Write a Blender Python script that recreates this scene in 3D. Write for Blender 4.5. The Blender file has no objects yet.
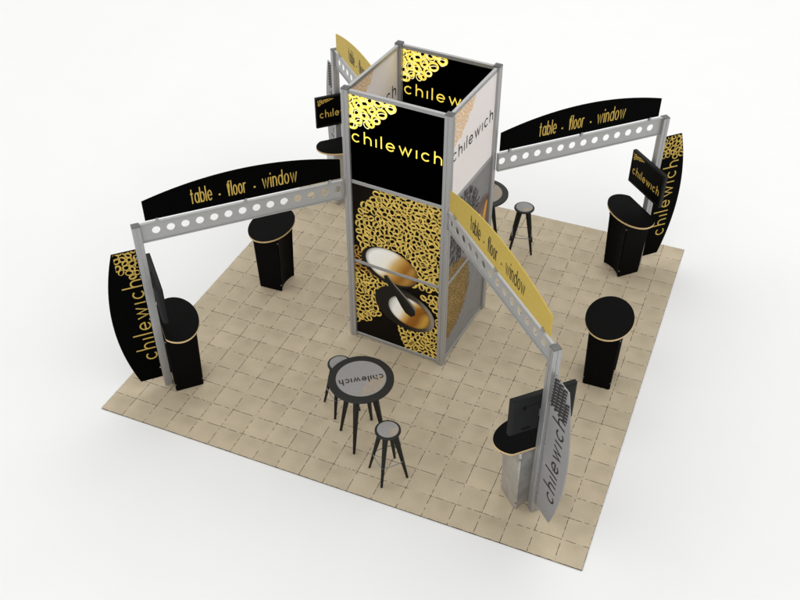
import bpy, math, random
from mathutils import Vector, Matrix
PI = math.pi
sc = bpy.context.scene
col = sc.collection
rnd = random.Random(7)

def lin(r, g, b):
    f = lambda c: (c/255/12.92) if c/255 <= .04045 else ((c/255+.055)/1.055)**2.4
    return (f(r), f(g), f(b), 1.0)

# ------------------------------------------------------------------ materials
def new_mat(name):
    m = bpy.data.materials.new(name); m.use_nodes = True
    return m, m.node_tree, m.node_tree.nodes['Principled BSDF']

def mat(name, c, rough=.6, metal=0., spec=.3, var=.0, scale=30., bump=0., bscale=200., rvar=0., emit=0., detail=3.):
    """principled surface with a procedural tone / roughness variation and a fine bump"""
    m, nt, b = new_mat(name)
    b.inputs['Roughness'].default_value = rough
    b.inputs['Metallic'].default_value = metal
    b.inputs['Specular IOR Level'].default_value = spec
    tc = nt.nodes.new('ShaderNodeTexCoord')
    n = nt.nodes.new('ShaderNodeTexNoise'); n.inputs['Scale'].default_value = scale; n.inputs['Detail'].default_value = detail
    nt.links.new(tc.outputs['Object'], n.inputs['Vector'])
    r = nt.nodes.new('ShaderNodeMapRange')
    r.inputs['From Min'].default_value = .3; r.inputs['From Max'].default_value = .7
    r.inputs['To Min'].default_value = 1-var; r.inputs['To Max'].default_value = 1+var
    nt.links.new(n.outputs['Fac'], r.inputs['Value'])
    mx = nt.nodes.new('ShaderNodeVectorMath'); mx.operation = 'SCALE'
    mx.inputs[0].default_value = c[:3]
    nt.links.new(r.outputs['Result'], mx.inputs['Scale'])
    nt.links.new(mx.outputs['Vector'], b.inputs['Base Color'])
    if rvar:
        rr = nt.nodes.new('ShaderNodeMapRange')
        rr.inputs['From Min'].default_value = .3; rr.inputs['From Max'].default_value = .7
        rr.inputs['To Min'].default_value = rough-rvar; rr.inputs['To Max'].default_value = rough+rvar
        nt.links.new(n.outputs['Fac'], rr.inputs['Value']); nt.links.new(rr.outputs['Result'], b.inputs['Roughness'])
    if bump:
        n2 = nt.nodes.new('ShaderNodeTexNoise'); n2.inputs['Scale'].default_value = bscale
        nt.links.new(tc.outputs['Object'], n2.inputs['Vector'])
        bp = nt.nodes.new('ShaderNodeBump'); bp.inputs['Strength'].default_value = bump; bp.inputs['Distance'].default_value = .002
        nt.links.new(n2.outputs['Fac'], bp.inputs['Height']); nt.links.new(bp.outputs['Normal'], b.inputs['Normal'])
    if emit:
        nt.links.new(mx.outputs['Vector'], b.inputs['Emission Color'])
        b.inputs['Emission Strength'].default_value = emit
    return m

def vmat(name, rough=.5, spec=.3):
    """printed picture: colour from the mesh's own print attribute"""
    m, nt, b = new_mat(name)
    a = nt.nodes.new('ShaderNodeVertexColor'); a.layer_name = 'print'
    nt.links.new(a.outputs['Color'], b.inputs['Base Color'])
    b.inputs['Roughness'].default_value = rough; b.inputs['Specular IOR Level'].default_value = spec
    return m

def tile_mat():
    m, nt, b = new_mat('beige_stone_tile')
    N, L = nt.nodes, nt.links
    def node(t, **k):
        n = N.new(t)
        for a, v in k.items(): setattr(n, a, v)
        return n
    def mth(op, x, y=None, clamp=False):
        n = node('ShaderNodeMath', operation=op, use_clamp=clamp)
        for i, v in enumerate((x, y)):
            if v is None: continue
            if isinstance(v, (int, float)): n.inputs[i].default_value = v
            else: L.new(v, n.inputs[i])
        return n.outputs[0]
    tc = node('ShaderNodeTexCoord')
    sep = node('ShaderNodeSeparateXYZ'); L.new(tc.outputs['Object'], sep.inputs[0])
    T = .3048
    # slow wobble so that the joints are not ruled lines
    wob = node('ShaderNodeTexNoise'); wob.inputs['Scale'].default_value = 9.; wob.inputs['Detail'].default_value = 1.
    L.new(tc.outputs['Object'], wob.inputs['Vector'])
    wsep = node('ShaderNodeSeparateColor'); L.new(wob.outputs['Color'], wsep.inputs[0])
    tx = mth('ADD', mth('DIVIDE', sep.outputs[0], T), mth('MULTIPLY', mth('SUBTRACT', wsep.outputs[0], .5), .022))
    ty = mth('ADD', mth('DIVIDE', sep.outputs[1], T), mth('MULTIPLY', mth('SUBTRACT', wsep.outputs[1], .5), .022))
    fx = mth('FRACT', tx); fy = mth('FRACT', ty)
    ix = mth('FLOOR', tx); iy = mth('FLOOR', ty)
    ex = mth('MINIMUM', fx, mth('SUBTRACT', 1., fx)); ey = mth('MINIMUM', fy, mth('SUBTRACT', 1., fy))
    e = mth('MINIMUM', ex, ey)
    cmb = node('ShaderNodeCombineXYZ'); L.new(ix, cmb.inputs[0]); L.new(iy, cmb.inputs[1])
    wn = node('ShaderNodeTexWhiteNoise', noise_dimensions='3D'); L.new(cmb.outputs[0], wn.inputs['Vector'])
    # cloudy stone figure, shifted tile by tile
    off = node('ShaderNodeVectorMath', operation='MULTIPLY_ADD')
    L.new(wn.outputs['Color'], off.inputs[0]); off.inputs[1].default_value = (3.7, 5.1, 2.3); L.new(tc.outputs['Object'], off.inputs[2])
    n1 = node('ShaderNodeTexNoise'); n1.inputs['Scale'].default_value = 3.6; n1.inputs['Detail'].default_value = 2.; n1.inputs['Roughness'].default_value = .45
    L.new(off.outputs[0], n1.inputs['Vector'])
    n2 = node('ShaderNodeTexNoise'); n2.inputs['Scale'].default_value = 46.; n2.inputs['Detail'].default_value = 5.
    L.new(off.outputs[0], n2.inputs['Vector'])
    # the same broad cloud sits towards one corner of every tile
    cx = mth('SUBTRACT', fx, mth('ADD', .62, mth('MULTIPLY', mth('SUBTRACT', wn.outputs['Value'], .5), .3))); cy = mth('SUBTRACT', fy, .78)
    rr = mth('SQRT', mth('ADD', mth('MULTIPLY', cx, cx), mth('MULTIPLY', mth('MULTIPLY', cy, cy), 1.6)))
    cloud = node('ShaderNodeMapRange', interpolation_type='SMOOTHSTEP'); L.new(rr, cloud.inputs[0])
    cloud.inputs[1].default_value = .0; cloud.inputs[2].default_value = .62; cloud.inputs[3].default_value = .0; cloud.inputs[4].default_value = 1.
    f = mth('ADD', mth('MULTIPLY', n1.outputs['Fac'], .55), mth('ADD', mth('MULTIPLY', cloud.outputs[0], .14), .03))
    f = mth('ADD', f, mth('MULTIPLY', mth('SUBTRACT', n2.outputs['Fac'], .5), .22))
    f = mth('ADD', f, mth('MULTIPLY', mth('SUBTRACT', wn.outputs['Value'], .5), .10))
    cr = node('ShaderNodeValToRGB'); L.new(f, cr.inputs[0])
    cr.color_ramp.elements[0].position = .10; cr.color_ramp.elements[0].color = lin(171, 158, 135)
    cr.color_ramp.elements[1].position = .70; cr.color_ramp.elements[1].color = lin(205, 190, 164)
    # joints, worn away in places
    n3 = node('ShaderNodeTexNoise'); n3.inputs['Scale'].default_value = 22.; n3.inputs['Detail'].default_value = 3.
    L.new(tc.outputs['Object'], n3.inputs['Vector'])
    wj = mth('MULTIPLY', mth('SUBTRACT', n3.outputs['Fac'], .43), .14)
    wj = mth('MINIMUM', mth('MAXIMUM', wj, .0), .0110)
    j = mth('LESS_THAN', e, wj)
    mix = node('ShaderNodeMix', data_type='RGBA'); L.new(j, mix.inputs['Factor'])
    L.new(cr.outputs[0], mix.inputs['A']); mix.inputs['B'].default_value = lin(50, 43, 34)
    L.new(mix.outputs['Result'], b.inputs['Base Color'])
    b.inputs['Roughness'].default_value = .75; b.inputs['Specular IOR Level'].default_value = .2
    hgt = mth('ADD', mth('MULTIPLY', n2.outputs['Fac'], .35), mth('MULTIPLY', mth('SUBTRACT', 1., j), 1.))
    bp = node('ShaderNodeBump'); bp.inputs['Strength'].default_value = .35; bp.inputs['Distance'].default_value = .003
    L.new(hgt, bp.inputs['Height']); L.new(bp.outputs['Normal'], b.inputs['Normal'])
    return m

GOLD = (203, 172, 86)
M = dict(
    floor=mat('white_studio_floor', (.86, .86, .86, 1), .9, spec=.1, var=.006, scale=1.2),
    tile=tile_mat(),
    tile_edge=mat('tile_edge', lin(92, 82, 66), .8, var=.2, scale=60),
    alu=mat('brushed_aluminium', lin(172, 172, 172), .42, .5, .4, var=.07, scale=70, bump=.08, bscale=300, rvar=.08),
    alu_dark=mat('aluminium_cap', lin(104, 104, 104), .55, .3, .4, var=.12, scale=60),
    alu_beam=mat('perforated_aluminium', lin(176, 176, 175), .5, .3, .4, var=.05, scale=50, rvar=.08),
    black=mat('black_laminate', lin(7, 7, 7), .6, spec=.05, var=.25, scale=18, bump=.05, bscale=500, rvar=.06),
    black_print=mat('black_print', lin(3, 3, 3), .65, spec=.03, var=.2, scale=12),
    black_box=mat('black_upper_print', lin(1, 1, 1), .8, spec=.0, var=.3, scale=12),
    brown_print=mat('dark_lower_print', lin(20, 15, 10), .6, spec=.05, var=.25, scale=5),
    black_wood=mat('black_stained_wood', lin(22, 22, 21), .5, spec=.25, var=.2, scale=25, bump=.1, bscale=120),
    charcoal=mat('charcoal_rim', lin(38, 38, 36), .55, spec=.25, var=.12, scale=40),
    seat=mat('grey_woven_vinyl', lin(150, 148, 147), .7, spec=.2, var=.16, scale=190, bump=.3, bscale=420),
    edge=mat('pale_wood_edge', lin(214, 186, 138), .6, spec=.2, var=.12, scale=45),
    silver=mat('silver_laminate', lin(182, 181, 179), .36, .55, .4, var=.16, scale=7, rvar=.1, bump=.06, bscale=60),
    silver_print=mat('silver_woven_print', lin(150, 149, 149), .6, .0, .3, var=.07, scale=160, bump=.15, bscale=420),
    white_print=mat('pale_woven_print', lin(240, 233, 231), .7, spec=.2, var=.06, scale=120, bump=.2, bscale=420, emit=.0),
    grey_print=mat('grey_lower_print', lin(133, 131, 130), .6, spec=.2, var=.07, scale=9),
    gold_panel=mat('gold_panel', lin(200, 174, 87), .6, spec=.2, var=.05, scale=30, bump=.08, bscale=400),
    gold_print=mat('gold_print', lin(*GOLD), .6, spec=.15, var=.16, scale=28),
    gold_dull=mat('dull_gold_print', lin(205, 172, 82), .6, spec=.15, var=.2, scale=30),
    gold_lower=mat('gold_lace_print', lin(226, 194, 99), .6, spec=.15, var=.22, scale=16),
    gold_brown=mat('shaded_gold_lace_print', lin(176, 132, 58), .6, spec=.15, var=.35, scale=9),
    gold_glow=mat('glowing_gold_print', lin(255, 226, 92), .6, spec=.1, var=.12, scale=20, emit=.6),  # glow puts the stronger light on the upper panels into the print
    gold_pale_glow=mat('glowing_pale_gold_print', lin(255, 246, 176), .6, spec=.1, var=.08, scale=20, emit=.6),  # same added glow, for the pale loop edges of the upper print
    peach=mat('peach_lace_print', lin(233, 196, 150), .7, spec=.15, var=.12, scale=60),
    peach_dull=mat('dull_peach_print', lin(176, 159, 136), .7, spec=.15, var=.15, scale=90),
    dark_print=mat('charcoal_print', lin(60, 58, 58), .65, spec=.15, var=.2, scale=30),
    ink=mat('dark_lettering', lin(52, 47, 40), .6, spec=.15, var=.1, scale=40),
    bronze=mat('bronze_disc_print', lin(160, 130, 74), .6, spec=.15, var=.12, scale=14),
    bronze_dark=mat('bronze_ring_print', lin(112, 92, 54), .6, spec=.15, var=.2, scale=20),
    monitor=mat('monitor_casing', lin(30, 31, 32), .55, spec=.15, var=.1, scale=30, bump=.05, bscale=500),
    bezel=mat('monitor_bezel', lin(7, 7, 7), .5, spec=.12, var=.1, scale=30),
    screen=mat('dark_screen', lin(2, 2, 2), .5, spec=.04, var=.1, scale=10),
    steel=mat('chrome_wire', lin(150, 152, 156), .3, .7, .5, var=.1, scale=30),
    bolt=mat('bolt_steel', lin(120, 121, 124), .4, .5, .5, var=.1, scale=80),
    picture=vmat('printed_photo'),
)

# ------------------------------------------------------------------ mesh builder
class MB:
    def __init__(s): s.v = []; s.f = []; s.c = []; s.smooth = []
    def add(s, vs, fs, smooth=False):
        o = len(s.v); s.v += [tuple(p) for p in vs]
        s.f += [tuple(i+o for i in f) for f in fs]; s.smooth += [smooth]*len(fs)
    def box(s, x0, x1, y0, y1, z0, z1, b=0.):
        if b <= 0:
            s.add([(x, y, z) for z in (z0, z1) for y in (y0, y1) for x in (x0, x1)],
                  [(0, 2, 3, 1), (4, 5, 7, 6), (0, 1, 5, 4), (2, 6, 7, 3), (0, 4, 6, 2), (1, 3, 7, 5)])
            return
        ring = lambda d, z: [(x0+d+b, y0+d, z), (x1-d-b, y0+d, z), (x1-d, y0+d+b, z), (x1-d, y1-d-b, z),
                             (x1-d-b, y1-d, z), (x0+d+b, y1-d, z), (x0+d, y1-d-b, z), (x0+d, y0+d+b, z)]
        L = [ring(b, z0), ring(0, z0+b), ring(0, z1-b), ring(b, z1)]
        s.loft(L)
    def loft(s, rings, cap=True, smooth=False):
        n = len(rings[0]); vs = [p for r in rings for p in r]; fs = []
        for k in range(len(rings)-1):
            for i in range(n):
                j = (i+1) % n
                fs.append((k*n+i, k*n+j, (k+1)*n+j, (k+1)*n+i))
        s.add(vs, fs, smooth)
        if cap:
            s.add(rings[0], [tuple(range(n-1, -1, -1))]); s.add(rings[-1], [tuple(range(n))])
    def prism(s, poly, z0, z1, smooth=False):
        s.loft([[(x, y, z0) for x, y in poly], [(x, y, z1) for x, y in poly]], True, smooth)
    def tube(s, p0, p1, r0, r1=None, n=12, cap=True):
        r1 = r0 if r1 is None else r1
        p0 = Vector(p0); p1 = Vector(p1); d = (p1-p0).normalized()
        a = d.orthogonal().normalized(); b = d.cross(a)
        R = lambda p, r: [tuple(p+a*math.cos(2*PI*i/n)*r+b*math.sin(2*PI*i/n)*r) for i in range(n)]
        s.loft([R(p0, r0), R(p1, r1)], cap, True)
    def path(s, pts, r, n=8, closed=False):
        P = [Vector(p) for p in pts]; m = len(P); rings = []
        for i in range(m):
            t = (P[(i+1) % m]-P[(i-1) % m]) if closed else (P[min(i+1, m-1)]-P[max(i-1, 0)])
            t.normalize(); up = Vector((0, 0, 1)) if abs(t.z) < .9 else Vector((1, 0, 0))
            a = t.cross(up).normalized(); b = t.cross(a)
            rings.append([tuple(P[i]+a*math.cos(2*PI*k/n)*r+b*math.sin(2*PI*k/n)*r) for k in range(n)])
        if closed: rings.append(rings[0])
        s.loft(rings, not closed, True)
    def disc(s, cx, cy, r, z0, z1, n=48, ry=None, bev=0.):
        ry = r if ry is None else ry
        E = lambda d, z: [(cx+(r-d)*math.cos(2*PI*i/n), cy+(ry-d)*math.sin(2*PI*i/n), z) for i in range(n)]
        s.loft([E(0, z0), E(0, z1)] if bev <= 0 else [E(bev, z0), E(0, z0+bev), E(0, z1-bev), E(bev, z1)], True, False)
    def map(s, fn): s.v = [tuple(fn(*p)) for p in s.v]; return s
    def mesh(s, name, m, colors=None):
        me = bpy.data.meshes.new(name); me.from_pydata(s.v, [], s.f); me.materials.append(m)
        me.polygons.foreach_set('use_smooth', s.smooth)
        if colors:
            a = me.color_attributes.new('print', 'FLOAT_COLOR', 'POINT')
            a.data.foreach_set('color', [c for q in colors for c in q])
        me.update(); return me
    def build(s, name, m, parent=None, loc=(0, 0, 0), rz=0., colors=None):
        o = bpy.data.objects.new(name, s.mesh(name, m, colors)); col.objects.link(o)
        o.location = loc; o.rotation_euler = (0, 0, rz)
        if parent: o.parent = parent
        return o

def add_mesh(name, me, parent, loc=(0, 0, 0), rot=(0, 0, 0)):
    o = bpy.data.objects.new(name, me); col.objects.link(o); o.parent = parent; o.location = loc; o.rotation_euler = rot
    return o

def thing(name, label, cat, loc=(0, 0, 0), rz=0., group=None):
    o = bpy.data.objects.new(name, None); col.objects.link(o); o.empty_display_size = .1
    o.location = loc; o.rotation_euler = (0, 0, rz); o['label'] = label; o['category'] = cat
    if group: o['group'] = group
    return o

def copy_tree(o, parent=None):
    c = o.copy(); col.objects.link(c)
    if parent: c.parent = parent
    for ch in list(o.children): copy_tree(ch, c)
    return c

# ------------------------------------------------------------------ stroke lettering
def arc(cx, cy, rx, ry, a0, a1, n=18):
    return [(cx+rx*math.cos(math.radians(a0+(a1-a0)*i/n)), cy+ry*math.sin(math.radians(a0+(a1-a0)*i/n))) for i in range(n+1)]
def glyph(ch, w, asc):
    """strokes of a round geometric sans: x-height 1, w = width of a round letter; returns (strokes, advance width)"""
    h = w/2; sw = w*.86
    if ch == 'c': return [arc(h, .5, h, .5, 48, 312)], w*.93
    if ch == 'e': return [[(.0, .5), (w, .5)], arc(h, .5, h, .5, 0, 318, 24)], w
    if ch == 'o': return [arc(h, .5, h, .5, 0, 360, 26)], w
    if ch == 'i': return [[(0, 0), (0, 1)]], 0
    if ch == 'j': return [[(0, 0), (0, 1)], [(0, asc*.86), (0, asc*.95)]], 0
    if ch == 'l': return [[(0, 0), (0, asc)]], 0
    if ch == 'h': return [[(0, 0), (0, asc)], [(0, .45)]+arc(sw/2, .55, sw/2, .45, 160, 0, 14)+[(sw, 0)]], sw
    if ch == 'n': return [[(0, 0), (0, 1)], [(0, .45)]+arc(sw/2, .55, sw/2, .45, 160, 0, 14)+[(sw, 0)]], sw
    if ch == 'w': return [[(0, 1), (w*.4, 0), (w*.76, .95), (w*1.12, 0), (w*1.52, 1)]], w*1.52
    if ch == 'a': return [arc(h, .5, h, .5, 0, 360, 24), [(w, 0), (w, 1)]], w
    if ch == 'b': return [arc(h, .5, h, .5, 0, 360, 24), [(0, 0), (0, asc)]], w
    if ch == 'd': return [arc(h, .5, h, .5, 0, 360, 24), [(w, 0), (w, asc)]], w
    if ch == 't': return [[(w*.32, 0), (w*.32, asc*.93)], [(0, 1), (w*.64, 1)]], w*.64
    if ch == 'f': return [[(w*.25, 0), (w*.25, asc*.82)]+arc(w*.58, asc*.82, w*.33, asc*.18, 180, 70, 8), [(0, 1), (w*.6, 1)]], w*.62
    if ch == 'r': return [[(0, 0), (0, 1)], [(0, .5)]+arc(w*.4, .62, w*.4, .38, 165, 60, 8)], w*.55
    if ch == '.': return [[(0, .38), (0, .56)]], 0
    return [], w
def text_strokes(txt, w, gap, space, asc):
    out = []; x = 0
    for ch in txt:
        if ch == ' ': x += space-gap; continue
        st, ad = glyph(ch, w, asc)
        out += [[(x+px, py) for px, py in s] for s in st]; x += ad+gap
    return out, x-gap
def ribbon(mb, pts, wid, z):
    P = [Vector(p) for p in pts]; n = len(P)
    closed = (P[0]-P[-1]).length < 1e-6
    vs = []
    for i in range(n):
        if closed: d0 = P[i]-P[i-1 if i > 0 else n-2]; d1 = P[i+1 if i < n-1 else 1]-P[i]
        else:
            d0 = P[i]-P[i-1] if i > 0 else P[1]-P[0]; d1 = P[i+1]-P[i] if i < n-1 else P[-1]-P[-2]
        d0.normalize(); d1.normalize(); t = d0+d1
        t = t.normalized() if t.length > 1e-6 else d1
        nn = Vector((-t.y, t.x)); k = max(.45, abs(nn.dot(Vector((-d1.y, d1.x)))))
        p = P[i]
        if not closed and i in (0, n-1): p = p+(d1 if i else -d0)*wid*.3
        vs += [(p.x+nn.x*wid/2/k, p.y+nn.y*wid/2/k, z), (p.x-nn.x*wid/2/k, p.y-nn.y*wid/2/k, z)]
    mb.add(vs, [(2*i, 2*i+1, 2*i+3, 2*i+2) for i in range(n-1)])
def text_mb(txt, length, xh, w=.97, gap=.66, space=1.2, asc=1.55, stroke=.19, z=.0015):
    """flat printed words in the xy plane, starting at the origin, 'length' long"""
    st, L = text_strokes(txt, w, gap, space, asc); k = length/L; mb = MB()
    for i, s in enumerate(st): ribbon(mb, [(x*k, y*xh) for x, y in s], stroke*xh, z+i*.00006)
    return mb
LOGO = 'chilewich'

# ------------------------------------------------------------------ lace (printed loops)
def scatter(x0, x1, y0, y1, inside, sp, seed, tries=9000):
    r = random.Random(seed); pts = []; cell = sp; grid = {}
    for _ in range(tries):
        x = r.uniform(x0, x1); y = r.uniform(y0, y1)
        if not inside(x, y): continue
        gx, gy = int(x//cell), int(y//cell); ok = True
        for i in (-1, 0, 1):
            for j in (-1, 0, 1):
                for (a, b) in grid.get((gx+i, gy+j), ()):
                    if (a-x)**2+(b-y)**2 < sp*sp: ok = False
        if ok: grid.setdefault((gx, gy), []).append((x, y)); pts.append((x, y))
    return pts
def lace_mb(x0, x1, y0, y1, inside, sp, seed, thick=.22, clip=None, z=.0008, radial=None, long=.82, short=.56, n=18):
    mb = MB(); r = random.Random(seed+1)
    clip = clip or (x0, x1, y0, y1)
    cl = lambda x, y, zz: (min(max(x, clip[0]), clip[1]), min(max(y, clip[2]), clip[3]), zz)
    for k, (x, y) in enumerate(scatter(x0, x1, y0, y1, inside, sp, seed)):
        a = r.uniform(0, PI) if radial is None else math.atan2(y-radial[1], x-radial[0])+r.uniform(-.25, .25)
        A = sp*long*r.uniform(.85, 1.15); B = sp*short*r.uniform(.85, 1.15); t = sp*thick*r.uniform(.85, 1.2)
        zz = z+k*6e-6; ca, sa = math.cos(a), math.sin(a); vs = []
        for i in range(n):
            th = 2*PI*i/n; w = 1+.07*math.sin(3*th+k)
            for (p, q) in ((A, B), (A-t, B-t)):
                u, v = p*w*math.cos(th), q*w*math.sin(th)
                vs.append(cl(x+u*ca-v*sa, y+u*sa+v*ca, zz))
        fs = []
        for i in range(n):
            j = (i+1) % n; f = (2*i, 2*j, 2*j+1, 2*i+1)
            P = [vs[q] for q in f]
            ar = abs(sum(P[q][0]*P[(q+1) % 4][1]-P[(q+1) % 4][0]*P[q][1] for q in range(4)))
            if ar > 1e-7: fs.append(f)
        mb.add(vs, fs)
    return mb
def net_mesh(name, x0, x1, y0, y1, inside, sp, seed, gold, dark, clamp=None, z=.0008, radial=None, dy=0., k_out=(.86, .74), k_in=(.66, .30), n=18, strands=0., strand=.25):
    """printed openwork: overlapping gold loops with dark oval eyes"""
    r = random.Random(seed+1); mb = MB(); mi = []
    clamp = clamp or (lambda x, y: (min(max(x, x0), x1), min(max(y, y0), y1)))
    pts = scatter(x0-.03, x1+.03, y0-.03, y1+.03, inside, sp, seed)
    N = len(pts)
    near = [[(p-x, q-y) for p, q in pts if 0 < (p-x)**2+(q-y)**2 < (2.6*sp)**2] for x, y in pts]
    for k, (x, y) in enumerate(pts):
        a = r.uniform(0, PI) if radial is None else math.atan2(y-radial[1], x-radial[0])+r.uniform(-.3, .3)
        f = r.uniform(.86, 1.14); ca, sa = math.cos(a), math.sin(a); ph = r.uniform(0, 6)
        g = r.uniform(.72, 1.25); h = r.uniform(.6, 1.35)
        for lay, (A, B) in enumerate(((k_out[0]*f, k_out[1]*f), (k_in[0]*f*g, k_in[1]*f*h))):
            zz = z+k*5e-6+(0 if lay == 0 else N*5e-6+.0002); vs = []
            for i in range(n):
                # each eye fills its own cell of the net, rounded off, leaving a strand between neighbours
                th = 2*PI*i/n; c_, s_ = math.cos(th), math.sin(th)
                cell = 0.
                for (dx, dy_) in near[k]:
                    pr = dx*c_+dy_*s_
                    if pr > 0: cell += (2*pr/(dx*dx+dy_*dy_))**6
                cell = cell**(-1/6) if cell > 0 else 9.
                e = th-a; el_r = sp/math.sqrt((math.cos(e)/A)**2+(math.sin(e)/B)**2)
                R = min(cell*1.04+.001, el_r) if lay == 0 else min(max(cell-strand*sp/2, .12*sp), el_r)
                X, Y = clamp(x+R*c_, y+R*s_); vs.append((X, Y-dy, zz))
            ar = sum(vs[q][0]*vs[(q+1) % n][1]-vs[(q+1) % n][0]*vs[q][1] for q in range(n))
            if ar > 2e-5*(sp/.07)**2: mb.add(vs, [tuple(range(n))]); mi.append(lay)
        if strands and r.random() < strands:      # a thread crossing a loop
            b = r.uniform(0, PI); L = sp*.45; t = sp*.06; q = []
            for (p, w) in ((-L, -t), (L, -t), (L, t), (-L, t)):
                X, Y = clamp(x+p*math.cos(b)-w*math.sin(b), y+p*math.sin(b)+w*math.cos(b)); q.append((X, Y-dy, z+N*5e-6+.0004+k*5e-6))
            ar = sum(q[i][0]*q[(i+1) % 4][1]-q[(i+1) % 4][0]*q[i][1] for i in range(4))
            if ar > 1e-6: mb.add(q, [(0, 1, 2, 3)]); mi.append(0)
    me = mb.mesh(name, gold); me.materials.append(dark); me.polygons.foreach_set('material_index', mi); me.update()
    return me
def ellipse_pic(cx, cy, rx, ry, fn, z, nr=14, na=64, rot=0., clip=None):
    """printed ellipse whose colours come from fn(u, v) in its own unit disc"""
    vs = []; cs = []; fs = []
    for i in range(nr+1):
        for j in range(na):
            t = 2*PI*j/na; u = i/nr*math.cos(t); v = i/nr*math.sin(t)
            X, Y = rx*u, ry*v
            x = cx+X*math.cos(rot)-Y*math.sin(rot); y = cy+X*math.sin(rot)+Y*math.cos(rot)
            if clip: x = min(max(x, clip[0]), clip[1]); y = min(max(y, clip[2]), clip[3])
            vs.append((x, y, z)); cs.append(fn(u, v))
    for i in range(nr):
        for j in range(na):
            k = (j+1) % na; fs.append((i*na+j, (i+1)*na+j, (i+1)*na+k, i*na+k) if i else (j, na+j, na+k, k) if False else (i*na+j, (i+1)*na+j, (i+1)*na+k, i*na+k))
    if True:
        fs = [f for f in fs if f[0] >= na]+[(0, na+j, na+(j+1) % na) for j in range(na)]
    mb = MB(); mb.add(vs, fs); return mb, cs
def ramp(t, stops):
    t = min(max(t, stops[0][0]), stops[-1][0])
    for (a, ca), (b, cb) in zip(stops, stops[1:]):
        if t <= b:
            k = (t-a)/(b-a) if b > a else 0
            A, B = lin(*ca), lin(*cb); return tuple(A[i]+(B[i]-A[i])*k for i in range(4))
    return lin(*stops[-1][1])

# upright: flat print (x right, y up, z out) -> on a panel seen from -y (side=-1) or +y (side=+1)
UP = {-1: (PI/2, 0, 0), 1: (PI/2, 0, PI)}

# ------------------------------------------------------------------ layout frame
TX, TY, ROT = -.0347, .0288, -.0883        # the tower stands turned a little on the tiled square
def W(x, y, z=0.):
    c, s = math.cos(ROT), math.sin(ROT)
    return (TX+c*x-s*y, TY+s*x+c*y, z)
TILE_Z = .012
FZ = TILE_Z+.0005

# ------------------------------------------------------------------ setting
mb = MB(); mb.add([(-60, -60, 0), (60, -60, 0), (60, 60, 0), (-60, 60, 0)], [(0, 1, 2, 3)])
o = mb.build('ground', M['floor']); o['kind'] = 'structure'
mb = MB(); H = 3.048
mb.add([(-H, -H, TILE_Z), (H, -H, TILE_Z), (H, H, TILE_Z), (-H, H, TILE_Z)], [(0, 1, 2, 3)])
o = mb.build('tiled_floor', M['tile']); o['kind'] = 'structure'
mb = MB()
for i in range(4):
    P = [(-H, -H), (H, -H), (H, H), (-H, H)]; a = P[i]; b = P[(i+1) % 4]
    mb.add([(a[0], a[1], 0.0), (b[0], b[1], 0.0), (b[0], b[1], TILE_Z), (a[0], a[1], TILE_Z)], [(0, 1, 2, 3)])
e = mb.build('floor_edge', M['tile_edge'], o)

# ------------------------------------------------------------------ tower
tower = thing('display_tower', 'tall square aluminium framed tower with printed panels in the middle of the tiled floor', 'display tower', W(0, 0, FZ), ROT)
HW, PW = .688, .090
def slot_profile(w, slot=.007, depth=.004):
    h = w/2; s = slot/2; c = .004; pts = []
    side = [(-h+c, -h), (-s, -h), (-s, -h+depth), (s, -h+depth), (s, -h), (h-c, -h)]
    for k in range(4):
        a = k*PI/2; pts += [(x*math.cos(a)-y*math.sin(a), x*math.sin(a)+y*math.cos(a)) for x, y in side]
    return pts
TOPZ = 3.645
for sx, sy in ((-1, -1), (1, -1), (1, 1), (-1, 1)):
    cx, cy = sx*(HW-PW/2), sy*(HW-PW/2)
    m_ = MB(); m_.prism(slot_profile(PW), 0, TOPZ); p = m_.build('corner_post', M['alu'], tower, (cx, cy, 0))
    m_ = MB(); m_.box(-.044, .044, -.044, .044, .0005, .014, .003); m_.box(-.02, .02, -.02, .02, .014, .019, .002); m_.build('post_cap', M['alu_dark'], p, (0, 0, TOPZ))
IN = HW-PW      # .598
RAILS = (.035, 1.262, 2.447, 3.618)
for k in range(4):
    a = k*PI/2
    for z in RAILS:
        m_ = MB(); m_.box(-IN+.001, IN-.001, -.02, .02, -.024, .024, .003); m_.box(-IN+.001, IN-.001, -.0235, -.0205, -.004, .004); 
        r = m_.build('rail', M['alu'], tower)
        r.location = (math.sin(a)*(HW-PW/2), -math.cos(a)*(HW-PW/2), z); r.rotation_euler = (0, 0, a)

# printed panels: x right, y up, about the panel's left-bottom = (-IN, 0) with real heights in y
X0, X1 = -IN+.002, IN-.002
def up_lace_in(x, y): return (x+.62)**2+(y-3.85)**2 < .645**2
U0, U1 = RAILS[2]+.026, RAILS[3]-.026
def offset(mbx, dy): return mbx.map(lambda x, y, z: (x, y-dy, z))
pan_mesh = {}
def panel_mesh(y0, y1, m, name):
    q = MB(); q.box(X0, X1, -.006, .006, 0, y1-y0, .0015); return q.mesh(name, m)
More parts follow.
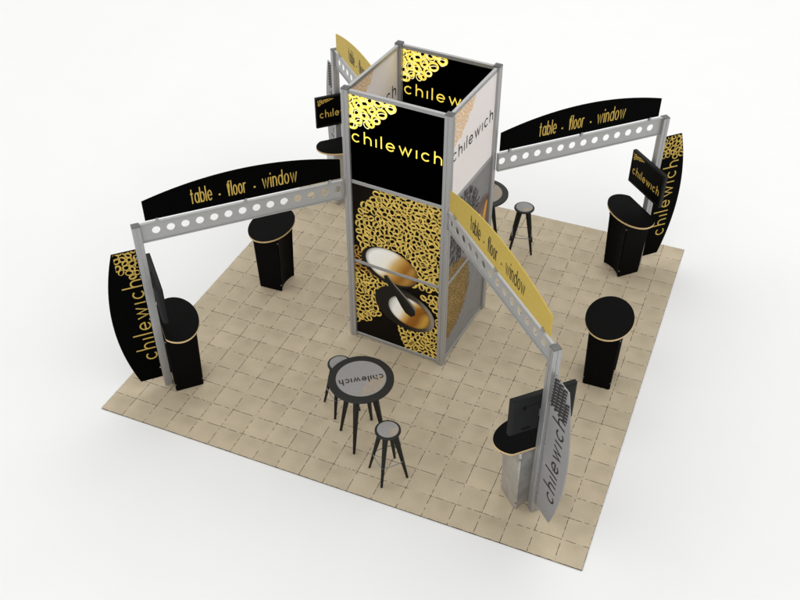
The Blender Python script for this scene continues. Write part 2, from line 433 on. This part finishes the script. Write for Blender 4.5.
# black upper
blk_up = panel_mesh(U0, U1, M['black_box'], 'upper_panel')
wht_up = panel_mesh(U0, U1, M['white_print'], 'upper_panel')
lace_up = net_mesh('lace_print', X0, X1, U0, U1, lambda x, y: up_lace_in(x, y), .088, 3, M['gold_glow'], M['black_box'], dy=U0, k_out=(.80, .70), k_in=(.46, .32), strands=.08, strand=.40)
lace_up2 = offset(lace_mb(X0, X1, U0, U1, up_lace_in, .088, 3, .13, (X0, X1, U0, U1), z=.0030, long=.60, short=.48), U0).mesh('lace_highlight', M['gold_pale_glow'])
lace_peach = net_mesh('lace_print', X0, X1, U0, U1, up_lace_in, .046, 5, M['peach'], M['white_print'], dy=U0, k_out=(.95, .85), k_in=(.46, .22), n=10, strands=.2, strand=.4)
def logo(length, xh, m, x, y, dy=0., **k):
    t = text_mb(LOGO, length, xh, **k); return t.map(lambda a, b, c: (a+x, b+y-dy, c)).mesh('lettering', m)
logo_gold = logo(1.135, .096, M['gold_glow'], -.567, 3.004, U0, stroke=.175)
logo_ink = logo(1.10, .098, M['ink'], -.555, 3.004, U0, stroke=.2)
# lower panels
L0, L1 = RAILS[0]+.026, RAILS[1]-.026
D0, D1 = RAILS[1]+.026, RAILS[2]-.026
def el(cx, cy, rx, ry, x, y, k=1.): return ((x-cx)/rx)**2+((y-cy)/ry)**2 < k
P1 = (-.066, 1.345, .372, .248); P2 = (.158, .715, .395, .285)
def circ_a(x, y): return (x-.2)**2+(y-1.8)**2 < .735**2 and y > 1.17 and not el(-.09, 1.33, .40, .275, x, y)
def circ_b(x, y): return (x+.75)**2+(y-.88)**2 < .62**2 and not el(*P1, x, y, 1.15) and not el(P2[0]-.03, P2[1], .44, .33, x, y)
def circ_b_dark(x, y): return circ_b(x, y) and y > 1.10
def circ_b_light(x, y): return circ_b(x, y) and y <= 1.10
def circ_c(x, y): return (x-.72)**2+(y-.45)**2 < .66**2 and not el(P2[0]+.02, P2[1], .42, .31, x, y)
def split_lace(fn, y0, y1, sp, seed, m, parent, dy, thick=.21, **k):
    q = lace_mb(X0, X1, .06, 2.43, fn, sp, seed, thick, (X0, X1, y0, y1), **k)
    # keep the loops that show on this panel
    keep = [i for i, f in enumerate(q.f) if max(q.v[j][1] for j in f)-min(q.v[j][1] for j in f) > 1e-6 or y0+1e-6 < q.v[f[0]][1] < y1-1e-6]
    q.f = [q.f[i] for i in keep]; q.smooth = [False]*len(q.f)
    return offset(q, dy)
dark_mid = panel_mesh(D0, D1, M['brown_print'], 'middle_panel'); dark_low = panel_mesh(L0, L1, M['brown_print'], 'lower_panel')
SP = .061
def net(fn, y0, y1, seed, gold, sp=SP, **k):
    return net_mesh('lace_print', X0, X1, y0, y1, fn, sp, seed, M[gold], M['brown_print'], dy=y0, strands=.30, **k)
lace_mid = net(circ_a, D0, D1, 21, 'gold_lower')
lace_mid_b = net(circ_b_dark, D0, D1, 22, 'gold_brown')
lace_low_a = net(lambda x, y: circ_a(x, y) and x > .2, L0, L1, 21, 'gold_lower')
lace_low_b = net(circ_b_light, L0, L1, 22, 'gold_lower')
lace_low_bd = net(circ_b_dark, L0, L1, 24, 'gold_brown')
lace_low_c = net(circ_c, L0, L1, 23, 'gold_lower')
# the bowls and spoon of the printed food photograph
def bowl1(u, v):
    r = math.hypot(u, v); t = u*.95-v*.28+.22*r*r+.10*math.sin(3*v+1)
    c = ramp(t, [(-1, (206, 203, 194)), (-.55, (255, 255, 252)), (-.1, (255, 250, 234)), (.12, (222, 186, 112)), (.4, (184, 130, 48)), (.62, (150, 98, 28)), (.85, (188, 140, 62)), (1.15, (128, 82, 24))])
    k = min(1, max(0, (r-.88)/.12)); d = lin(110, 78, 34)
    return tuple(a*(1-.7*k)+b*.7*k for a, b in zip(c, d))
def bowl2(u, v):
    r = math.hypot(u, v); t = u*.95-v*.25-.15*r*r+.08*math.sin(3*v)
    c = ramp(t, [(-1.1, (190, 188, 180)), (-.7, (255, 255, 252)), (-.35, (255, 250, 236)), (-.1, (226, 186, 104)), (.12, (160, 100, 26)), (.4, (140, 86, 18)), (.62, (206, 158, 66)), (.85, (166, 116, 40))])
    k = min(1, max(0, (r-.9)/.1)); d = lin(70, 44, 16)
    return tuple(a*(1-.7*k)+b*.7*k for a, b in zip(c, d))
def rim2(u, v):
    t = u*.8+v*.35
    return ramp(t, [(-1, (8, 6, 5)), (-.1, (16, 12, 9)), (.45, (70, 62, 54)), (.8, (150, 140, 128)), (1, (104, 92, 78))])
def shade1(u, v): return lin(10, 7, 4)
CLD = (X0, X1, D0, D1); CLL = (X0, X1, L0, L1)
def pic(args, fn, z, clip, dy, rot=0.):
    q, cs = ellipse_pic(*args, fn, z, rot=rot, clip=clip)
    keep = [f for f in q.f if abs((q.v[f[1]][0]-q.v[f[0]][0])*(q.v[f[2]][1]-q.v[f[0]][1])-(q.v[f[2]][0]-q.v[f[0]][0])*(q.v[f[1]][1]-q.v[f[0]][1])) > 1e-9]
    q.f = keep; q.smooth = [True]*len(keep)
    return offset(q, dy).mesh('bowl_print', M['picture'], cs)
pics_mid = [pic((-.10, 1.325, .40, .27), shade1, .0036, CLD, D0, -.22), pic(P1, bowl1, .0042, CLD, D0, -.22)]
pics_low = [pic((-.10, 1.325, .40, .27), shade1, .0036, CLL, L0, -.22), pic(P1, bowl1, .0042, CLL, L0, -.22),
            pic((P2[0]-.05, P2[1]+.01, P2[2]+.03, P2[3]+.03), shade1, .0046, CLL, L0, -.3), pic(P2, rim2, .0050, CLL, L0, -.3), pic((.185, .700, .305, .225), bowl2, .0054, CLL, L0, -.3)]
def spoon_mesh():
    q = MB(); cs = []
    c = [(-.150, 1.185), (-.125, 1.13), (-.04, 1.03), (.06, .92), (.14, .82), (.20, .745), (.245, .715), (.27, .715)]
    w = [.028, .046, .056, .070, .092, .098, .085, .03]
    rows = []
    for i, (x, y) in enumerate(c):
        a = c[max(i-1, 0)]; b = c[min(i+1, len(c)-1)]
        d = Vector((b[0]-a[0], b[1]-a[1])).normalized(); n = Vector((-d.y, d.x))
        for k, colr in ((-1, (8, 6, 4)), (-.2, (14, 10, 7)), (.55, (30, 26, 22)), (.85, (150, 144, 136)), (1, (96, 86, 70))):
            q.v.append((x+n.x*w[i]*k, y+n.y*w[i]*k, .0060)); cs.append(lin(*colr))
    for i in range(len(c)-1):
        for k in range(4):
            q.f.append((i*5+k, i*5+k+1, (i+1)*5+k+1, (i+1)*5+k)); q.smooth.append(True)
    # the handle's end pokes just over the rail onto the panel above in the print; keep it on this one
    for i, p in enumerate(q.v): q.v[i] = (p[0], min(p[1], L1), p[2])
    return offset(q, L0).mesh('spoon_print', M['picture'], cs)
spoon = spoon_mesh()
# pale version for the two side faces
grey_mid = panel_mesh(D0, D1, M['grey_print'], 'middle_panel'); grey_low = panel_mesh(L0, L1, M['grey_print'], 'lower_panel')
def circ_d(x, y): return .10**2 < (x+.2)**2+(y-1.92)**2 < .47**2 and not el(.42, 1.62, .37, .37, x, y)
def circ_e(x, y): return (x+.48)**2+(y-.92)**2 < .58**2
lace_dark = split_lace(circ_d, D0, D1, .05, 31, None, None, D0, n=12, radial=(-.2, 1.92), long=1.05, short=.46, thick=.32).mesh('lace_print', M['dark_print'])
gold_disc = [pic((-.48, .92, .57, .57), lambda u, v: ramp(math.hypot(u, v), [(0, (166, 136, 80)), (1, (146, 118, 68))]), .0006, c_, d_) for c_, d_ in ((CLD, D0), (CLL, L0))]
lace_e = [split_lace(circ_e, a_, b_, .045, 33, None, None, a_, n=12, radial=(-.48, .92), thick=.2, z=.0009).mesh('lace_print', M['bronze_dark']) for a_, b_ in ((D0, D1), (L0, L1))]
plate_s = pic((.42, 1.62, .36, .36), lambda u, v: ramp(math.hypot(u, v), [(0, (150, 118, 96)), (.55, (112, 88, 80)), (.85, (92, 76, 72)), (1, (120, 104, 100))]), .0040, CLD, D0)
glint_s = [pic((.50, 1.70, .045, .17), lambda u, v: ramp(u, [(-1, (236, 190, 70)), (.2, (214, 150, 40)), (1, (150, 96, 30))]), .0046, CLD, D0, -.25),
           pic((.33, 1.68, .05, .10), lambda u, v: ramp(v, [(-1, (200, 160, 96)), (1, (232, 214, 176))]), .0046, CLD, D0, .3)]

def put(parent, name, me, side, x=0., z=0.):
    return add_mesh(name, me, parent, (x, side*.0062, z), UP[side])
for k in range(4):
    a = k*PI/2; dark = k in (0, 2)
    for nm, z0, base in (('upper_panel', U0, blk_up if dark else wht_up), ('middle_panel', D0, dark_mid if dark else grey_mid), ('lower_panel', L0, dark_low if dark else grey_low)):
        p = add_mesh(nm, base, tower, (math.sin(a)*(HW-PW/2+.008), -math.cos(a)*(HW-PW/2+.008), z0), (0, 0, a))
        for side in (-1, 1):
            if nm == 'upper_panel':
                if dark:
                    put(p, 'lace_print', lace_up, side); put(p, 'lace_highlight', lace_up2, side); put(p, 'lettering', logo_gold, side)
                else:
                    put(p, 'lace_print', lace_peach, side); put(p, 'lettering', logo_ink, side)
            elif nm == 'middle_panel':
                for me in ([lace_mid, lace_mid_b]+pics_mid if dark else [lace_dark, gold_disc[0], lace_e[0], plate_s]+glint_s): put(p, me.name.split('.')[0], me, side)
            else:
                for me in ([lace_low_a, lace_low_b, lace_low_bd, lace_low_c]+pics_low+[spoon] if dark else [gold_disc[1], lace_e[1]]): put(p, me.name.split('.')[0], me, side)

# ------------------------------------------------------------------ the four arms
BEAM_L, BEAM_Z0, BEAM_Z1 = 2.400, 2.205, 2.452
POST_D = 2.470
def make_post(t):
    m_ = MB(); m_.prism(slot_profile(.095), 0, 2.445); p = m_.build('pole', M['alu'], t)
    m_ = MB(); m_.box(-.0465, .0465, -.0465, .0465, .0005, .008, .002); m_.build('pole_cap', M['alu_dark'], t, (0, 0, 2.445))
def make_beam(t):
    q = MB(); n = 8; r = .047; zc = 2.338-BEAM_Z0; h = BEAM_Z1-BEAM_Z0; y = .004; cell = .167
    x = .0815-cell/2+.02
    x0 = 0.
    cells = []
    xs = [.0815+cell*i for i in range(14)]
    for c in xs:
        a0, a1 = c-cell/2+.0, c+cell/2
        if c == xs[0]: a0 = .022
        if c == xs[-1]: a1 = 2.420
        out = []
        for i in range(n): out.append((a0+(a1-a0)*i/n, .0))
        for i in range(n): out.append((a1, h*i/n))
        for i in range(n): out.append((a1-(a1-a0)*i/n, h))
        for i in range(n): out.append((a0, h-h*i/n))
        inn = []
        for (px, pz) in out:
            an = math.atan2((pz-h/2), (px-c)*(h/cell)); inn.append((c+r*math.cos(an), zc+r*math.sin(an)))
        m = len(out); vs = [(px, -y, pz) for px, pz in out]+[(px, -y, pz) for px, pz in inn]+[(px, y, pz) for px, pz in out]+[(px, y, pz) for px, pz in inn]
        fs = []
        for i in range(m):
            j = (i+1) % m
            fs += [(i, j, m+j, m+i), (2*m+i, 3*m+i, 3*m+j, 2*m+j), (m+i, m+j, 3*m+j, 3*m+i)]
        q.add(vs, fs)
    web = q.build('perforated_web', M['alu_beam'], t)
    for z0, z1 in ((-.003, .003), (h-.003, h+.003)):
        m_ = MB(); m_.box(.022, 2.420, -.017, .017, z0, z1, .001)
        for sy in (-1, 1): m_.box(.022, 2.420, sy*.0165-.0015, sy*.0165+.0015, (z0 if z0 < .1 else z1-.010), (z0+.010 if z0 < .1 else z1), .0005)
        m_.build('flange', M['alu_beam'], t)
    for xe in (.024, 2.418):
        m_ = MB(); m_.box(xe-.003, xe+.003, -.03, .03, .004, h-.004, .001); m_.build('end_plate', M['alu'], t)
    for xc in (.18, 1.2, 2.22):
        m_ = MB(); m_.box(xc-.014, xc+.014, -.024, -.010, h+.0032, h+.050, .002); m_.box(xc-.014, xc+.014, .010, .024, h+.0032, h+.050, .002)
        m_.build('sign_clip', M['alu'], t)
def sign_outline(n=40):
    x0, x1, z0, ze, sag = .04, 2.352, .0, .255, .155
    pts = [(x0, z0), (x1, z0)]
    for i in range(n+1):
        u = 1-i/n; x = x0+(x1-x0)*u; pts.append((x, ze+sag*(1-(2*u-1)**2)))
    return pts
def flat_prism(poly, th):
    q = MB(); n = len(poly); c = .0012
    q.loft([[(x, -th/2, z) for x, z in poly], [(x, th/2, z) for x, z in poly]][::-1]); return q
def make_sign(t, panel, letters):
    p = flat_prism(sign_outline(), .012).build('panel', panel, t)
    st = MB()
    words = [('table', .576, .235), ('.', .902, 0), ('floor', 1.0, .205), ('.', 1.31, 0), ('windjow', 1.408, .405)]
    xh = .128; asc = 1.52; k0 = 0
    for wd, x, L in words:
        if wd == '.':
            q = MB(); q.disc(0, 0, .013, 0, .0004, 14); q.map(lambda a, b, c, x=x: (a+x-1.195, b+.045, c+.0012))
            st.add(q.v, q.f); continue
        wd = {'windjow': 'wjndow'}.get(wd, wd)
        s, ln = text_strokes(wd, .50, .27, .5, asc); k = L/ln
        for i, pl in enumerate(s): ribbon(st, [(px*k+x-1.195, py*xh) for px, py in pl], .0135, .0014+i*.00006)
    me = st.mesh('lettering', letters)
    for side in (-1, 1): add_mesh('lettering', me, p, (1.195, side*.0062, .093), UP[side])
def wing_outline(n=36):
    z0, z1, xi, xe, sag = .14, 2.135, 0., .275, .165
    pts = [(xi, z0), (xe, z0)]
    for i in range(1, n): u = i/n; pts.append((xe+sag*(1-(2*u-1)**2), z0+(z1-z0)*u))
    pts += [(xe, z1), (xi, z1)]
    return pts
WX = 2.522      # inner edge of the wing, measured from the tower
def make_wing(t, panel, letters, lace, dark):
    p = flat_prism(wing_outline(), .014).build('panel', panel, t)
    q = text_mb(LOGO, 1.24, .122, asc=1.85, stroke=.15 if dark else .185, z=.0014)
    # reading upwards: x -> z, y -> towards the viewer's left
    me = q.map(lambda a, b, c: (-b, a, c)).mesh('lettering', letters)
    for side, base in ((-1, .305), (1, .012)):
        o = add_mesh('lettering', me, p, ((base if side < 0 else .015), side*.0072, .475), UP[side])
    def inside(x, y):
        return y > 1.80+.03*math.sin(x*16) and x < .30+(.05 if y < 2.05 else 0)
    edge = lambda z: .275+.165*(1-(2*(z-.14)/1.995-1)**2)
    for side in (-1, 1):
        shift = 0. if side < 0 else -.27
        if dark:
            cl = (lambda x, y: (min(max(x, .008), edge(y)-.006), min(y, 2.128))) if side < 0 else (lambda x, y: (min(max(x, -.262), -.008), min(y, 2.128)))
            ins = (lambda x, y: y > 1.80+.03*math.sin(x*16)+max(0, x-.2)*.2 and -.01 < x < edge(y)) if side < 0 else (lambda x, y: y > 1.80+.03*math.sin(x*20) and -.24 < x < 0)
            me = net_mesh('lace_print', -.3, .42, 1.74, 2.16, ins, .060, 41, lace, panel, clamp=cl, k_out=(.78, .66), k_in=(.55, .34), strand=.36)
        else:
            l = MB()
            for i in range(9):
                for j in range(5):
                    x = .012+j*.076+i*.002; z = 1.73+i*.044-j*.004
                    if x+.070 > edge(z)-.008 or z > 2.085: continue
                    ribbon(l, [(x+shift, z), (x+.030+shift, z+.032), (x+.072+shift, z+.050)], .030, .0010+(i*5+j)*6e-6)
            me = l.mesh('lace_print', lace)
        add_mesh('lace_print', me, p, (0, side*.0072, 0), UP[side])
    for z in (.30, 1.1, 1.75, 2.02):
        m_ = MB(); m_.box(-.004, .016, -.0125, .0125, z-.012, z+.012, .002); m_.build('bracket', M['alu'], t)
def make_monitor(t, on):
    # local x = away from the tower, so the screen looks towards -x
    w, h = .375, .25
    m_ = MB()
    R = lambda dx, k: [(dx, -w*k, -h*k), (dx, w*k, -h*k), (dx, w*k, h*k), (dx, -w*k, h*k)]
    m_.loft([R(-.020, 1.), R(.012, 1.), R(.028, .985), R(.040, .93)])
    c = m_.build('casing', M['monitor'], t)
    m_ = MB()      # vents, ports and a label plate on the back
    for i in range(9): m_.box(.0405, .0425, -.20+i*.05-.012, -.20+i*.05+.012, .12, .128)
    m_.disc(0, 0, .03, 0, .004, 20); 
    m_.build('back_vents', M['bezel'], c) if False else None
    v = MB()
    for i in range(9): v.box(.0402, .0425, -.20+i*.05-.014, -.20+i*.05+.014, .135, .142)
    v.box(.0402, .044, -.24, -.14, -.20, -.175, .002); v.tube((.0402, -.23, .12), (.044, -.23, .12), .026, .024, 20); v.box(.0402, .0425, .08, .24, -.17, -.155)
    v.build('back_fittings', M['bezel'], c)
    m_ = MB(); m_.box(.0405, .0470, -.055, .055, -.055, .055, .002); m_.build('wall_mount', M['alu_dark'], t)
    f = MB(); b = .026; x0, x1 = -.030, -.0203
    f.box(x0, x1, -w, w, h-b, h, .002); f.box(x0, x1, -w, w, -h, -h+b*1.25, .002)
    f.box(x0, x1, -w, -w+b, -h+b*1.25+.0005, h-b-.0005, .002); f.box(x0, x1, w-b, w, -h+b*1.25+.0005, h-b-.0005, .002)
    f.build('bezel', M['bezel'], t)
    s = MB(); s.box(-.0262, -.0204, -w+b+.001, w-b-.001, -h+b*1.25+.001, h-b-.001); s = s.build('screen', M['screen'], t)
    q = text_mb(LOGO, .62, .072, asc=1.7, stroke=.20, z=.0006); 
    rot = (PI/2, 0, -PI/2)
    add_mesh('lettering', q.mesh('lettering', on), s, (-.0263, .31, -.085), rot)
    l = net_mesh('lace_print', .0, .25, -.11, 0., lambda x, y: y > -.09+x*.36 and x > 0, .032, 51, on, M['screen'], z=.0005, n=12)
    add_mesh('lace_print', l, s, (-.0263, w-b-.006, h-b-.006), rot)
    g = MB(); g.disc(0, 0, .006, 0, .003, 12); g.map(lambda a, b_, c: (-.030-c, a, b_-h+.016)); g.build('power_light', M['bolt'], t)

corner = [W(HW, -HW), W(HW, HW), W(-HW, HW), W(-HW, -HW)]
ANG = [-PI/4, PI/4, 3*PI/4, -3*PI/4]
WHERE = ['on the arm nearest the camera, beside the silver counter', 'on the arm at the right rear, beside the last black counter', 'on the arm behind the tower at the left rear', 'on the arm at the left front corner of the floor']
def arm_pt(k, d, n=0., z=0.):
    u = (math.cos(ANG[k]), math.sin(ANG[k])); c = corner[k]
    return (c[0]+u[0]*d-u[1]*n, c[1]+u[1]*d+u[0]*n, z+FZ)
LAB = dict(
 support_post=['silver aluminium post rising beside the silver counter and silver wing sign nearest the camera',
               'silver aluminium post behind the monitor with gold lettering at the right rear corner',
               'silver aluminium post at the rear left, partly hidden behind the tower',
               'silver aluminium post between the black wing sign and black counter at the front left corner'],
 perforated_beam=['grey beam with round holes under the gold sign crossing before the tower',
                  'grey beam with round holes running from the tower to the right rear post',
                  'short visible grey beam with round holes under the gold sign behind the tower',
                  'grey beam with round holes running from the tower to the front left post'],
 header_sign=['arched gold sign with dark lettering crossing in front of the tower at the right',
              'arched black sign with gold lettering on the beam to the right of the tower',
              'arched gold sign mostly hidden behind the top of the tower at the rear left',
              'arched black sign with gold lettering on the beam to the left of the tower'],
 wing_sign=['curved silver upright sign with dark lettering and stripes beside the silver counter in front',
            'curved black upright sign with gold lettering behind the counter at the right rear',
            'curved silver upright sign showing only a sliver behind the rear left post',
            'curved black upright sign with gold lettering hanging outward at the left front corner'],
 monitor=['dark grey flat monitor seen from the back above the silver front counter',
          'black monitor showing gold lettering above the black counter at the right rear',
          'black monitor showing gold lettering, half hidden behind the left edge of the tower',
          'thin dark monitor seen edge on beside the left front post'])
GR = dict(support_post='posts holding up the four arms', perforated_beam='perforated beams reaching out from the tower', header_sign='arched signs on the beams', wing_sign='curved upright signs outside the posts', monitor='monitors on the posts')
for k in range(4):
    dark = k in (1, 3)
    t = thing('support_post', LAB['support_post'][k], 'post', arm_pt(k, POST_D), ANG[k], GR['support_post']); t['kind'] = 'thing'; make_post(t)
    t = thing('perforated_beam', LAB['perforated_beam'][k], 'beam', arm_pt(k, 0, 0, BEAM_Z0), ANG[k], GR['perforated_beam']); t['kind'] = 'thing'; make_beam(t)
    t = thing('header_sign', LAB['header_sign'][k], 'sign', arm_pt(k, 0, 0, 2.487), ANG[k], GR['header_sign'])
    make_sign(t, M['black_print'] if dark else M['gold_panel'], M['gold_print'] if dark else M['ink'])
    t = thing('wing_sign', LAB['wing_sign'][k], 'sign', arm_pt(k, WX), ANG[k], GR['wing_sign'])
    make_wing(t, M['black_print'] if dark else M['silver_print'], M['gold_print'] if dark else M['ink'], M['gold_print'] if dark else M['dark_print'], dark)
    t = thing('monitor', LAB['monitor'][k], 'monitor', arm_pt(k, 2.375, 0, 1.525), ANG[k], GR['monitor'])
    make_monitor(t, M['gold_dull'])

# ------------------------------------------------------------------ counters
def counter_top_outline(cut, n=64):
    rx, ry = (.275, .43) if cut else (.292, .418)
    pts = []
    for i in range(n):
        a = 2*PI*i/n; x, y = rx*math.cos(a), ry*math.sin(a)
        if cut: x = min(x, .185)
        pts.append((x, y))
    return pts
def make_counter(t, body, cut):
    hx, hy, bow = .176, (.205 if not cut else .20), .048
    ox = 0.
    xr = .172
    def curve(sign):
        out = []
        for i in range(11):
            u = -1+2*i/10; out.append((sign*(hx-bow*(1-u*u)), u*hy))
        return out
    right = curve(1); left = curve(-1)[::-1]
    ch = .016
    outline = [(hx-ch, -hy)]+[(x, max(min(y, hy-ch), -hy+ch)) for x, y in right]+[(hx-ch, hy), (-hx+ch, hy)]+[(x, max(min(y, hy-ch), -hy+ch)) for x, y in left]+[(-hx+ch, -hy)]
    FL_ = .14      # the body widens towards the top
    m_ = MB(); m_.loft([[(x*k, y*k, z) for x, y in outline] for k, z in ((1., .004), (1+FL_, .962))]); b = m_.build('body', body, t)
    m_ = MB(); m_.prism([(x*.97, y*.97) for x, y in outline], 0, .0038); m_.build('plinth', M['charcoal'], t)
    for sx in (-1, 1):
        for sy in (-1, 1):
            for z in (.11, .86):
                k_ = 1+FL_*z/.962; x, y = sx*(hx-ch/2)*k_, sy*(hy-ch/2)*k_; d = .7071
                P = lambda k: (x+sx*d*k, y+sy*d*k, z)
                q = MB(); q.tube(P(-.003), P(.006), .0115, .0105, 12); q.tube(P(.006), P(.009), .006, .0055, 8)
                q.build('bolt', M['bolt'], b)
    o = counter_top_outline(cut)
    S = lambda k: [(x*k if not (cut and x > .18) else x-(1-k)*.2, y*k) for x, y in o]
    m_ = MB(); m_.loft([[(x, y, .963) for x, y in S(.992)], [(x, y, .966) for x, y in o], [(x, y, .990) for x, y in o], [(x, y, .9915) for x, y in S(.996)]])
    e = m_.build('edge_band', M['edge'], t)
    m_ = MB(); m_.loft([[(x, y, .9918) for x, y in o], [(x, y, 1.000) for x, y in o], [(x, y, 1.0025) for x, y in S(.992)]])
    m_.build('counter_top', M['black'], t)
GC = 'counters with oval tops on the tiled floor'
CL = ['silver counter with black D shaped top and pale edge under the monitor nearest the camera',
      'black counter with D shaped top under the lettered monitor at the right rear',
      'silver counter with black top mostly hidden behind the left sign and the tower',
      'black counter standing against the post at the left front corner of the floor']
SH = [0., .045, 0., 0.]
for k in range(4):
    t = thing('counter', CL[k], 'counter', arm_pt(k, 2.235, SH[k]), ANG[k], GC)
    make_counter(t, M['silver'] if k in (0, 2) else M['black'], True)
t = thing('counter', 'free standing black counter with full oval top at the left, under the black arched sign', 'counter', (-2.235, .035, FZ), math.radians(1.5), GC); make_counter(t, M['black'], False)
t = thing('counter', 'free standing black counter with full oval top near the right edge of the tiled floor', 'counter', (2.515, -.105, FZ), math.radians(2.), GC); make_counter(t, M['black'], False)

# ------------------------------------------------------------------ tables and stools
def taper_leg(q, p0, p1, w0, w1, d0, d1):
    """flat-sided tapering leg from the top point to the foot"""
    p0 = Vector(p0); p1 = Vector(p1); rad = Vector((p1.x, p1.y, 0)).normalized(); tan = Vector((-rad.y, rad.x, 0))
    rings = []
    for u in (0, .12, .5, 1):
        p = p0.lerp(p1, u); w = w0+(w1-w0)*u; d = d0+(d1-d0)*(u**.7)
        c = .28
        rings.append([tuple(p+tan*(w*a)+rad*(d*b)) for a, b in ((-1, -1+c), (-1+c, -1), (1-c, -1), (1, -1+c), (1, 1-c), (1-c, 1), (-1+c, 1), (-1, 1-c))])
    q.loft(rings)
def make_table(t, text_rot):
    H_, R_, r_ = .975, .378, .288
    m_ = MB(); m_.disc(0, 0, R_, H_-.03, H_, 64, bev=.005); top = m_.build('table_top', M['charcoal'], t)
    m_ = MB(); m_.disc(0, 0, r_, H_+.0003, H_+.002, 56); ins = m_.build('woven_inset', M['seat'], top)
    m_ = text_mb(LOGO, .50, .054, stroke=.27, asc=1.6, z=H_+.003)
    m_.map(lambda a, b, c: (a-.25, b-.016, c)); L_ = m_.build('lettering', M['ink'], top, (0, 0, 0), text_rot)
    l = lace_mb(-.29, .29, -.29, .29, lambda x, y: x*x+y*y < .268**2 and (x+.26)**2+(y-.30)**2 < .30**2, .0135, 61, .42, z=H_+.0024, n=8)
    l.build('lace_print', M['peach_dull'], top, (0, 0, 0), text_rot)
    m_ = MB(); m_.disc(0, 0, .15, H_-.075, H_-.0305, 32, bev=.006); m_.build('hub', M['black_wood'], t)
    for i in range(4):
        a = i*PI/2; q = MB(); taper_leg(q, (.13, 0, H_-.05), (.288, 0, 0), .036, .013, .045, .014)
        q.build('leg', M['black_wood'], t, (0, 0, 0), a)
def make_stool(t):
    H_ = .73
    m_ = MB(); m_.disc(0, 0, .147, H_-.026, H_, 48, bev=.006); s = m_.build('seat', M['charcoal'], t)
    m_ = MB(); m_.disc(0, 0, .122, H_+.0003, H_+.004, 40, bev=.0015); m_.build('woven_pad', M['seat'], s)
    l = lace_mb(-.12, .12, -.12, .12, lambda x, y: x*x+y*y < .11**2 and (x-.12)**2+(y+.02)**2 < .085**2, .011, 71, .42, z=H_+.0044, n=8)
    l.build('lace_print', M['peach_dull'], s)
    m_ = MB(); m_.disc(0, 0, .075, H_-.06, H_-.0265, 28, bev=.004); m_.build('hub', M['black_wood'], t)
    for i in range(4):
        q = MB(); taper_leg(q, (.078, 0, H_-.035), (.232, 0, 0), .028, .012, .034, .012)
        q.build('leg', M['black_wood'], t, (0, 0, 0), i*PI/2)
    zf = .27; rr = .078+(.232-.078)*(1-zf/(H_-.035))+.016; pts = []
    for i in range(4):
        for j in range(10):
            u = j/10; a0, a1 = i*PI/2, (i+1)*PI/2
            x = math.cos(a0)*(1-u)+math.cos(a1)*u; y = math.sin(a0)*(1-u)+math.sin(a1)*u
            b = 1+.10*4*u*(1-u); pts.append((x*rr*b, y*rr*b, zf))
    q = MB(); q.path(pts, .006, 8, True); q.build('footrest', M['steel'], t)
t = thing('bar_table', 'round bar table with charcoal rim and lettered grey top in front of the tower', 'table', (.14, -2.22, FZ), math.radians(3), 'round bar tables'); make_table(t, math.radians(215-3))
t = thing('bar_table', 'round bar table mostly hidden behind the right edge of the tower', 'table', (.175, 1.93, FZ), math.radians(35), 'round bar tables'); make_table(t, math.radians(-109-35))
GS = 'black bar stools with grey seats'
t = thing('bar_stool', 'black stool with grey round seat, nearest the camera in front of the lettered table', 'stool', (.64, -2.615, FZ), math.radians(4), GS); make_stool(t)
s2 = copy_tree(t); s2.location = (-.31, -1.86, FZ); s2['label'] = 'black stool half hidden behind the left side of the lettered table'
s3 = copy_tree(t); s3.location = (.762, 2.15, FZ); s3.rotation_euler = (0, 0, math.radians(-30)); s3['label'] = 'black stool standing alone behind the gold sign near the back edge of the floor'

# ------------------------------------------------------------------ light
DOME = 2.25
w = bpy.data.worlds.new('World'); sc.world = w; w.use_nodes = True
# a studio dome: bright band all round, added to deepen soft shade by the stand
nt = w.node_tree; bg = nt.nodes['Background']
tc = nt.nodes.new('ShaderNodeTexCoord'); sp_ = nt.nodes.new('ShaderNodeSeparateXYZ'); nt.links.new(tc.outputs['Generated'], sp_.inputs[0])
cr = nt.nodes.new('ShaderNodeValToRGB'); nt.links.new(sp_.outputs[2], cr.inputs[0])
el_ = cr.color_ramp.elements
for k, (p, v) in enumerate(((0., .08), (.40, .10), (.52, 1.), (.74, 1.), (.88, .05))):
    e = el_[k] if k < 2 else el_.new(p)
    e.position = p; e.color = (v, v, v*.985, 1)
nt.links.new(cr.outputs[0], bg.inputs['Color']); bg.inputs['Strength'].default_value = DOME
def area(name, loc, target, size, power):
    l = bpy.data.lights.new(name, 'AREA'); l.shape = 'DISK'; l.size = size; l.energy = power
    o = bpy.data.objects.new(name, l); col.objects.link(o); o.location = loc
    o.rotation_euler = (Vector(target)-Vector(loc)).to_track_quat('-Z', 'Y').to_euler()
    return o
area('added_rear_fill', (0, 9, 14), (0, 6, 0), 9., 150)  # unseen lamp added to whiten the ground at the back

# ------------------------------------------------------------------ camera
cam = bpy.data.cameras.new('Camera'); co = bpy.data.objects.new('Camera', cam); col.objects.link(co)
co.location = (3.56962, -9.30048, 8.73151); co.rotation_euler = (.87365778, -.00089586, .3954808)
cam.sensor_width = 36; cam.lens = 964.859/800*36; cam.clip_end = 300; cam.clip_start = .1
sc.camera = co
sc.view_settings.view_transform = 'Standard'; sc.view_settings.look = 'None'
sc.view_settings.exposure = 0; sc.view_settings.gamma = 1
